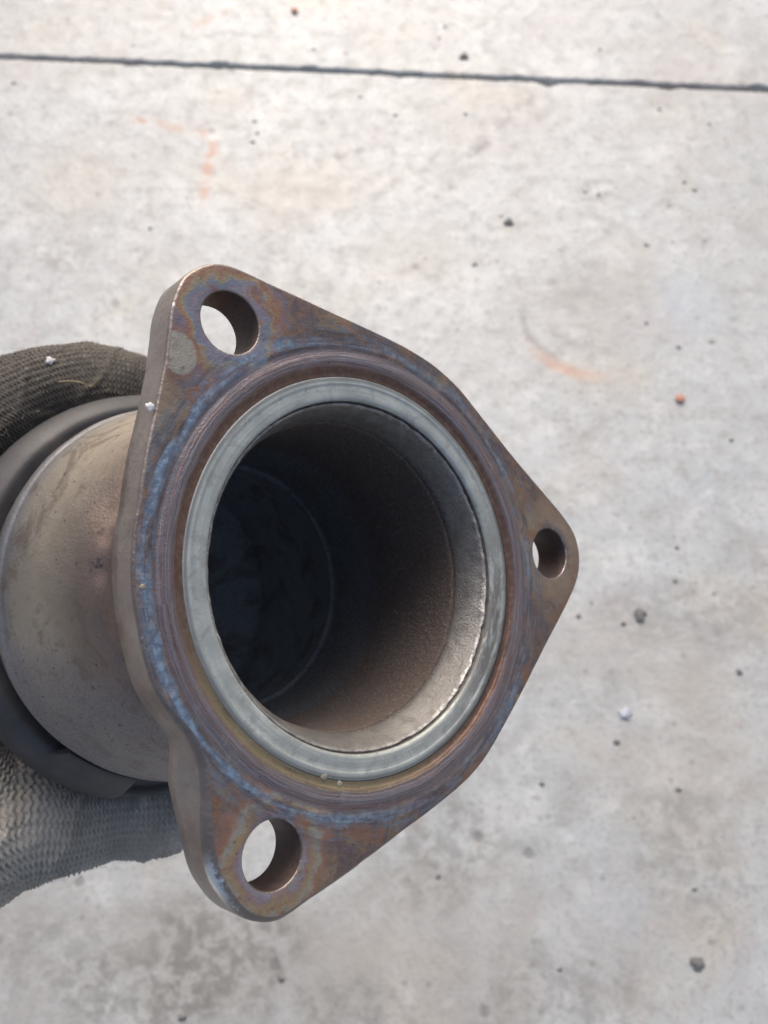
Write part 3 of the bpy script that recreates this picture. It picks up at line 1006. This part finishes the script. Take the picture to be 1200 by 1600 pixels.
def build_tab():
    """overlapping end of the band, lower left"""
    a0, a1 = rad(113.3), rad(139.0)
    prof = [(1.250, 2.085), (1.262, 2.078), (1.285, 2.098), (1.312, 2.135), (1.342, 2.18), (1.372, 2.225), (1.404, 2.278), (1.424, 2.335), (1.430, 2.41)]
    seg = 60
    V, Fc = [], []
    n = len(prof)
    for sidx, th in ((0, 0.0), (1, 0.05)):
        for i in range(seg + 1):
            t = i / seg
            a = a0 + (a1 - a0) * t
            for j, (r, z) in enumerate(prof):
                # rounded outer corner at the free end, slanted start at the other
                aa = a
                if t < 0.12:
                    q = max(0.0, (j - 4) / 4)
                    aa = a + rad(2.2) * q * q * (1 - t / 0.12)
                if t > 0.78 and j < 4:
                    q = (4 - j) / 4
                    aa = a - rad(4.5) * q ** 0.6 * (t - 0.78) / 0.22
                rr = r - th * 0.75
                zz = z + th * 0.9
                if t > 0.72:
                    f = (t - 0.72) / 0.28
                    zz += 0.05 * f * f * min(1.0, max(0, j - 2) / 2)
                V.append((rr * math.cos(aa) * S, (rr * math.sin(aa) + axis_y(zz)) * S, zz * S))
    m = (seg + 1) * n
    for i in range(seg):
        for j in range(n - 1):
            f = (i * n + j, i * n + j + 1, (i + 1) * n + j + 1, (i + 1) * n + j)
            Fc.append(f)
            Fc.append(tuple(x + m for x in f[::-1]))
    for i in range(seg):
        for j in (0, n - 1):
            Fc.append((i * n + j, (i + 1) * n + j, (i + 1) * n + j + m, i * n + j + m))
    for i in (0, seg):
        for j in range(n - 1):
            Fc.append((i * n + j, i * n + j + 1, i * n + j + 1 + m, i * n + j + m))
    o = mesh_obj('overlap_tab', V, Fc, M_BAND, band)
    o['label'] = 'overlapping end of the clamp band'
    bm = bmesh.new()
    bm.from_mesh(o.data)
    bmesh.ops.recalc_face_normals(bm, faces=bm.faces)
    bm.to_mesh(o.data)
    bm.free()
    md = o.modifiers.new('round', 'BEVEL')
    md.width = 0.0004
    md.segments = 2
    md.limit_method = 'ANGLE'


build_tab()


def blob(name, loc, size, mat, parent=None, seed=0, sub=2, rough=0.35, flat=0.7):
    bm = bmesh.new()
    bmesh.ops.create_icosphere(bm, subdivisions=sub, radius=1.0)
    for v in bm.verts:
        k = 1 + rough * mnoise.noise(v.co * 1.3 + Vector((seed * 3.7, 0, 0)))
        v.co = Vector((v.co.x * k * size, v.co.y * k * size, v.co.z * k * size * flat))
    me = bpy.data.meshes.new(name)
    bm.to_mesh(me)
    bm.free()
    me.materials.append(mat)
    me.polygons.foreach_set('use_smooth', [True] * len(me.polygons))
    o = bpy.data.objects.new(name, me)
    COL.objects.link(o)
    o.location = loc
    if parent:
        o.parent = parent
    return o


b1 = blob('paint_fleck', (-1.052 * S, -0.848 * S, 0.006 * S), 0.00065, M_WHITE, flange, 1, 3, 0.7, 0.4)
b1['label'] = 'white paint speck on the flange edge'
for k, (x, y, s) in enumerate(((-0.428, 0.905, 0.0006), (-0.346, 0.962, 0.00055), (-1.195, -0.087, 0.00045))):
    z = 0.020 if math.hypot(x, y) < 1.0 else plate_relief(x, y)
    blob('weld_spatter', (x * S, y * S, z * S), s, M_GOLD, flange, 10 + k, 2, 0.5, 0.2)


# ------------------------------------------------------------------ gloved hand
def chain(pts, per=9):
    P = [np.array(p, float) for p in pts]
    out = []
    for i in range(len(P) - 1):
        p0, p1, p2, p3 = P[max(i - 1, 0)], P[i], P[i + 1], P[min(i + 2, len(P) - 1)]
        for k in range(per):
            t = k / per
            out.append(0.5 * (2 * p1 + (p2 - p0) * t + (2 * p0 - 5 * p1 + 4 * p2 - p3) * t * t + (3 * p1 - p0 - 3 * p2 + p3) * t ** 3))
    out.append(P[-1])
    return np.array(out)


def pol(deg, r, z, rr):
    return (r * math.cos(rad(deg)), r * math.sin(rad(deg)), z, rr)


HAND = {
    'thumb': [(-2.15, 1.30, 4.4, .55), (-1.85, 1.35, 3.75, .55), (-1.50, 1.36, 3.2, .59), pol(130, 1.73, 2.97, .47), pol(117, 1.60, 2.88, .345),
              pol(106, 1.53, 2.85, .305), pol(98, 1.53, 2.84, .325), pol(90, 1.54, 2.82, .315), pol(83, 1.52, 2.82, .26), pol(79, 1.49, 2.82, .20)],
    'index': [(-2.05, 0.1, 3.75, .42), (-1.85, -0.65, 3.22, .40), pol(-145, 1.80, 3.05, .37), pol(-128, 1.70, 2.95, .36), pol(-112, 1.66, 2.90, .355),
              pol(-98, 1.65, 2.86, .36), pol(-88, 1.60, 2.84, .33), pol(-76, 1.55, 2.84, .29), pol(-66, 1.50, 2.84, .25), pol(-60, 1.46, 2.84, .20)],
    'middle': [(-2.1, 0.1, 4.1, .42), (-1.9, -0.7, 3.85, .38), pol(-140, 1.82, 3.72, .36), pol(-118, 1.68, 3.65, .34), pol(-95, 1.60, 3.6, .33),
               pol(-72, 1.55, 3.55, .30), pol(-52, 1.50, 3.5, .26), pol(-44, 1.46, 3.5, .20)],
    'ring': [(-2.15, 0.2, 4.5, .42), (-1.9, -0.65, 4.5, .37), pol(-142, 1.80, 4.42, .34), pol(-120, 1.66, 4.36, .32), pol(-98, 1.57, 4.3, .31),
             pol(-76, 1.53, 4.25, .28), pol(-58, 1.49, 4.2, .25), pol(-50, 1.45, 4.2, .19)],
    'little': [(-2.15, 0.35, 4.9, .42), (-1.85, -0.5, 5.1, .34), pol(-148, 1.72, 5.08, .30), pol(-128, 1.60, 5.02, .28), pol(-108, 1.53, 4.95, .27),
               pol(-90, 1.49, 4.9, .24), pol(-76, 1.45, 4.88, .21), pol(-70, 1.42, 4.88, .16)],
    'web': [(-1.95, .3, 3.6, .5), (-1.58, .62, 3.05, .42), (-1.42, 1.0, 2.95, .42), (-1.25, 1.25, 2.95, .40)],
    'palm_a': [(-2.35, 1.75, 4.7, .62), (-2.15, 0.9, 4.35, .55), (-2.0, 0.1, 3.9, .45), (-1.85, -0.6, 3.4, .38)],
    'palm_b': [(-2.45, 1.8, 5.1, .60), (-2.2, 0.9, 4.9, .55), (-2.1, 0.1, 4.75, .45), (-1.88, -0.6, 4.75, .36)],
    'forearm': [(-2.35, 1.6, 4.75, .62), (-2.65, 2.2, 5.05, .70), (-3.0, 2.9, 5.3, .72), (-3.5, 3.8, 5.7, .82), (-4.0, 4.7, 6.0, .86)],
}


def build_hand():
    chains = {k: chain(v) for k, v in HAND.items()}
    bm = bmesh.new()
    bmesh.ops.create_icosphere(bm, subdivisions=3, radius=1.0)
    bm.verts.index_update()
    sv = np.array([v.co for v in bm.verts])
    sf = np.array([[v.index for v in f.verts] for f in bm.faces])
    bm.free()
    balls = np.vstack(list(chains.values()))
    allv = np.vstack([(b[:3] + sv * b[3]) * S for b in balls])
    allf = np.vstack([sf + i * len(sv) for i in range(len(balls))])
    me = bpy.data.meshes.new('tmp')
    me.from_pydata(allv.tolist(), [], allf.tolist())
    tmp = bpy.data.objects.new('tmp', me)
    COL.objects.link(tmp)
    rm = tmp.modifiers.new('r', 'REMESH')
    rm.mode = 'VOXEL'
    rm.voxel_size = 0.0011
    sm = tmp.modifiers.new('s', 'SMOOTH')
    sm.factor = 0.5
    sm.iterations = 6
    dg = bpy.context.evaluated_depsgraph_get()
    ev = tmp.evaluated_get(dg)
    gm = bpy.data.meshes.new_from_object(ev)
    bpy.data.objects.remove(tmp)
    # finer mesh where the two digits nearest the flange show, so the stitches are real relief
    Rm = np.array(R_FL)
    Tm = np.array(T_FL) / S
    bm = bmesh.new()
    bm.from_mesh(gm)
    bm.verts.ensure_lookup_table()
    C0 = np.array([v.co for v in bm.verts]) / S
    N0 = np.array([v.normal for v in bm.verts])
    X = C0 @ Rm.T + Tm
    px = 600 + 1350 * X[:, 0] / X[:, 2]
    py = 800 + 1350 * X[:, 1] / X[:, 2]
    facing = np.einsum('ij,ij->i', N0 @ Rm.T, -X) > -0.15 * np.linalg.norm(X, axis=1)
    vis = facing & (px > -70) & (px < 330) & (((py > 500) & (py < 760)) | ((py > 1130) & (py < 1450)))
    ed = [e for e in bm.edges if vis[e.verts[0].index] and vis[e.verts[1].index]]
    bmesh.ops.subdivide_edges(bm, edges=ed, cuts=3, use_grid_fill=True)
    bm.verts.ensure_lookup_table()
    new = [v for v in bm.verts if v.index < 0 or v.index >= len(C0)]
    bm.verts.index_update()
    fine_v = [v for v in bm.verts if v.index >= len(C0) or vis[v.index]]
    for _ in range(5):
        bmesh.ops.smooth_vert(bm, verts=fine_v, factor=0.5, use_axis_x=True, use_axis_y=True, use_axis_z=True)
    bm.to_mesh(gm)
    bm.free()
    gm.update()
    nv = len(gm.vertices)
    co = np.empty(nv * 3)
    gm.vertices.foreach_get('co', co)
    co = co.reshape(-1, 3) / S
    no = np.empty(nv * 3)
    gm.vertices.foreach_get('normal', no)
    no = no.reshape(-1, 3)
    best = np.full(nv, 1e9)
    U = np.zeros(nv)
    Vv = np.zeros(nv)
    who = np.zeros(nv, int)
    for ci, (k, c) in enumerate(chains.items()):
        P = c[:, :3]
        seg = P[1:] - P[:-1]
        L = np.linalg.norm(seg, axis=1)
        cum = np.r_[0, np.cumsum(L)]
        for i in range(len(seg)):
            lo = np.minimum(P[i], P[i + 1]) - 1.0
            hi = np.maximum(P[i], P[i + 1]) + 1.0
            I = np.where(((co > lo) & (co < hi)).all(1))[0]
            if not len(I):
                continue
            ci_co = co[I]
            t = np.clip(((ci_co - P[i]) @ seg[i]) / (L[i] ** 2), 0, 1)
            dv = ci_co - (P[i] + t[:, None] * seg[i])
            d = np.sqrt((dv ** 2).sum(1))
            e = d - (c[i, 3] * (1 - t) + c[i + 1, 3] * t)
            m = e < best[I]
            J = I[m]
            best[J] = e[m]
            who[J] = ci
    # smooth cloth coordinates: along the digit and round it
    for ci, (k, c) in enumerate(chains.items()):
        I = np.where(who == ci)[0]
        if not len(I):
            continue
        P = c[:, :3]
        seg = P[1:] - P[:-1]
        L = np.linalg.norm(seg, axis=1)
        cum = np.r_[0, np.cumsum(L)]
        q = co[I]
        sw = np.zeros(len(I))
        su = np.zeros(len(I))
        sx = np.zeros(len(I))
        sy = np.zeros(len(I))
        for i in range(len(seg)):
            t = np.clip(((q - P[i]) @ seg[i]) / (L[i] ** 2), -0.5, 1.5)
            tc = np.clip(t, 0, 1)
            dv = q - (P[i] + tc[:, None] * seg[i])
            e = np.sqrt((dv ** 2).sum(1)) - (c[i, 3] * (1 - tc) + c[i + 1, 3] * tc)
            w = np.exp(-(e - best[I]) / 0.02)
            tt = seg[i] / L[i]
            zref = np.array([0, 0, -1.0])
            b1 = zref - tt * (zref @ tt)
            b1 /= np.linalg.norm(b1)
            b2 = np.cross(tt, b1)
            sw += w
            su += w * (cum[i] + t * L[i])
            an = np.arctan2(dv @ b2, dv @ b1)
            sx += w * np.cos(an)
            sy += w * np.sin(an)
        U[I] = su / sw
        Vv[I] = np.arctan2(sy, sx) * 0.36
    fine = np.where((who == 0) | (who == 5), 0.78, 0.62)
    pu = 0.044 * fine
    pv = 0.080 * fine
    u = U / pu
    v = Vv / pv
    # gentle puckers of the cloth
    low = np.sin(co @ np.array([9.0, 4, 3]) + 1.3 * np.sin(co @ np.array([3, 7, -5.0]))) * 0.5 + np.sin(co @ np.array([-5, 11, 8.0]) + 2.0) * 0.5
    sv = 0.5 - 0.5 * np.cos(2 * np.pi * v)
    wale = np.cos(2 * np.pi * (u + 0.5 * np.floor(v) * 0.0 + 0.20 * np.sin(2 * np.pi * v)))
    wale = np.where(wale < 0, wale * 1.7, wale)
    amp = 0.0130 * np.clip(0.85 + 0.35 * low, 0.35, 1.2) * np.where(who == 0, 1.0, 0.75)
    # stretched smooth where the thumb tip presses, stitches close up
    if True:
        s = np.clip((U - 2.35) / 0.35, 0, 1)
        amp = np.where(who == 0, amp * (1 - 0.35 * s), amp)
    h = amp * wale * (0.22 + 0.78 * sv)
    h += 0.012 * low
    # uneven yarn
    yarn = np.sin(7.1 * u + 3.0 * np.sin(1.7 * v)) * np.sin(5.3 * v + 2.0 * np.sin(0.9 * u))
    h += amp * 0.35 * yarn
    fold = np.sin(26 * (co @ np.array([0.55, 0.25, -0.8])) + 3 * low)
    h += np.where(who == 0, 0.016, 0.012) * np.clip(fold, 0, 1) ** 2
    rn = np.random.RandomState(3).randn(nv) * 0.0004
    co2 = co + no * (h + rn)[:, None]
    gm.vertices.foreach_set('co', (co2 * S).reshape(-1))
    gm.materials.clear()
    gm.materials.append(M_GLOVE)
    gm.polygons.foreach_set('use_smooth', [True] * len(gm.polygons))
    at = gm.attributes.new('soil', 'FLOAT', 'POINT')
    soil = np.where(who == 0, 0.08, np.where(who == 5, 0.20, 0.90))
    at.data.foreach_set('value', soil.astype(np.float32))
    gm.update()
    ob = bpy.data.objects.new('gloved_hand', gm)
    COL.objects.link(ob)
    ob.matrix_world = M_PART
    tag(ob, 'gloved hand in dirty grey knit, fingers over and thumb under the converter', 'gloved hand')
    return ob, co2, no


hand, HCO, HNO = build_hand()


def build_lint():
    """loose fibres standing off the yarn"""
    R = np.array(R_FL)
    T = np.array(T_FL) / S
    X = HCO @ R.T + T
    px = 600 + 1350 * X[:, 0] / X[:, 2]
    py = 800 + 1350 * X[:, 1] / X[:, 2]
    ok = (px > -20) & (px < 320) & (((py > 510) & (py < 740)) | ((py > 1140) & (py < 1440)))
    idx = np.where(ok)[0]
    rs = np.random.RandomState(5)
    pick = rs.choice(idx, min(1500, len(idx)), replace=False)
    V, Fc = [], []
    for i in pick:
        p = Vector(HCO[i])
        n = Vector(HNO[i])
        t = (n.orthogonal().normalized() * rs.randn() + n.cross(n.orthogonal()).normalized() * rs.randn()).normalized()
        L = 0.02 + 0.035 * rs.rand()
        up = 0.2 + 0.5 * rs.rand()
        w = 0.0011
        b = n.cross(t).normalized()
        pts = [p - n * 0.004, p + (t * 0.5 + n * up) * L, p + (t * 1.0 + n * up * (0.5 + rs.rand()) + b * rs.randn() * 0.3) * L]
        s0 = len(V)
        for q in pts:
            V += [(q + b * w) * S, (q - b * w * 0.5 + n * w) * S, (q - b * w * 0.5 - n * w) * S]
        for k in range(2):
            for j in range(3):
                Fc.append((s0 + 3 * k + j, s0 + 3 * k + (j + 1) % 3, s0 + 3 * k + 3 + (j + 1) % 3, s0 + 3 * k + 3 + j))
    o = mesh_obj('lint', V, Fc, M_GLOVE, hand)
    o['kind'] = 'stuff'


build_lint()


def surf_point(px, py):
    """point of the glove seen at a spot of the photograph, in the hand's own frame (ring radii)"""
    R = np.array(R_FL)
    T = np.array(T_FL) / S
    X = HCO @ R.T + T
    q = np.stack([600 + 1350 * X[:, 0] / X[:, 2], 800 + 1350 * X[:, 1] / X[:, 2]], 1)
    m = np.hypot(q[:, 0] - px, q[:, 1] - py) < 4
    if not m.any():
        return np.array([-0.8, -1.7, 2.7]), np.array([0, -1.0, 0])
    idx = np.where(m)[0]
    i = idx[X[idx, 2].argmin()]
    return HCO[i], HNO[i]


p, nn = surf_point(80, 563)
b2 = blob('paint_fleck', Vector(p + nn * 0.01) * S, 0.0010, M_WHITE, hand, 4, 3, 0.9, 0.7)
b2['label'] = 'white paint speck stuck on the glove'


def build_straw():
    pts = []
    for px, py in ((93, 598), (112, 597), (130, 597), (142, 602), (153, 590)):
        p, nn = surf_point(px, py)
        pts.append(Vector(p + nn * 0.025))
    V, Fc = [], []
    k = 6
    for i, p in enumerate(pts):
        t = (pts[min(i + 1, len(pts) - 1)] - pts[max(i - 1, 0)]).normalized()
        a = t.orthogonal().normalized()
        c = t.cross(a)
        w = 0.0065 * (1 - 0.12 * i)
        for j in range(k):
            an = 2 * math.pi * j / k
            V.append((p + (a * math.cos(an) + c * math.sin(an)) * w) * S)
    for i in range(len(pts) - 1):
        for j in range(k):
            Fc.append((i * k + j, i * k + (j + 1) % k, (i + 1) * k + (j + 1) % k, (i + 1) * k + j))
    Fc.append(tuple(range(k))[::-1])
    Fc.append(tuple((len(pts) - 1) * k + j for j in range(k)))
    o = mesh_obj('straw_fibre', V, Fc, M_STRAW)
    o.matrix_world = M_PART
    tag(o, 'short bent straw fibre caught on the upper glove finger', 'straw')


build_straw()

# ------------------------------------------------------------------ crumbs on the concrete
for k, (px, py, s, lab) in enumerate(((1062, 623, 0.0034, 'small orange brick crumb on the concrete right of the flange'),
                                      (460, 18, 0.0036, 'small orange brick crumb on the concrete beyond the saw-cut joint'))):
    o = blob('brick_crumb', floor_at(px, py) + Vector((0, 0, 0.0018)), s, M_BRICK, None, 20 + k, 3, 0.8, 0.25)
    tag(o, lab, 'crumb', 'orange brick crumbs on the concrete')
for k, (px, py, s, lab) in enumerate(((976, 1116, 0.0036, 'pale bluish chip lying on the concrete at lower right'),)):
    o = blob('pale_chip', floor_at(px, py) + Vector((0, 0, 0.001)), s, M_CHALK, None, 30 + k, 3, 0.9, 0.2)
    tag(o, lab, 'chip')

PEB = [(1000, 960, 4.2, 'dark pebble on the concrete just right of the flange corner'),
       (1090, 1505, 3.6, 'dark pebble on the concrete near the bottom right corner'),
       (725, 89, 4.0, 'dark pebble lying just short of the saw-cut joint'),
       (795, 348, 3.6, 'dark pebble on the open concrete above the flange')]
for k, (px, py, s, lab) in enumerate(PEB):
    o = blob('pebble', floor_at(px, py + (0 if k != 2 else 0)) + Vector((0, 0, 0.001)), s * 0.001, M_GRIT, None, 40 + k, 3, 0.9, 0.2)
    tag(o, lab, 'pebble', 'dark pebbles on the concrete')


def build_grit():
    known = [(695, 42, 2.4), (490, 77, 2.2), (398, 190, 3), (395, 222, 2.6), (402, 208, 2.2), (618, 180, 2.4), (727, 178, 2.2), (1030, 171, 2.2), (1108, 194, 2), (1070, 285, 2.4),
             (1085, 297, 2.6), (742, 414, 2.6), (783, 338, 2), (686, 60, 2), (938, 78, 2.2), (1010, 383, 2.2), (915, 300, 2.2), (935, 305, 2.4), (22, 130, 2.6), (235, 357, 2),
             (208, 72, 1.8), (563, 152, 2), (1143, 688, 2.6), (1055, 908, 2.2), (1058, 855, 2), (905, 963, 2.4), (975, 975, 2.2), (925, 942, 1.6), (1060, 543, 2.4), (1010, 505, 2),
             (1112, 535, 2), (965, 1160, 2.6), (847, 1225, 2), (1155, 1050, 2.8), (1060, 1235, 2.6), (1085, 1390, 2), (875, 1515, 2), (440, 1530, 2.5), (285, 1590, 3), (685, 1370, 2.2)]
    bm = bmesh.new()
    r2 = random.Random(11)
    spots = [(floor_at(a, b), s) for a, b, s in known]
    cl = [Vector((r2.uniform(-0.45, 0.45), r2.uniform(-0.2, 0.85), 0)) for _ in range(26)]
    for _ in range(420):
        cc = r2.choice(cl)
        spots.append((cc + Vector((r2.gauss(0, 0.035), r2.gauss(0, 0.03), 0)), abs(r2.gauss(0.35, 0.3)) + 0.2))
    for p, s in spots:
        sz = s * 0.00085
        ret = bmesh.ops.create_icosphere(bm, subdivisions=1, radius=1.0)
        for v in ret['verts']:
            k = 1 + r2.uniform(-0.45, 0.45)
            v.co = Vector((v.co.x * sz * k * 1.1, v.co.y * sz * k, v.co.z * sz * 0.15 * k)) + p + Vector((0, 0, sz * 0.08))
    me = bpy.data.meshes.new('grit')
    bm.to_mesh(me)
    bm.free()
    me.materials.append(M_GRIT)
    me.polygons.foreach_set('use_smooth', [True] * len(me.polygons))
    o = bpy.data.objects.new('grit', me)
    COL.objects.link(o)
    tag(o, 'fine dark grit scattered over the concrete', 'grit', kind='stuff')


build_grit()
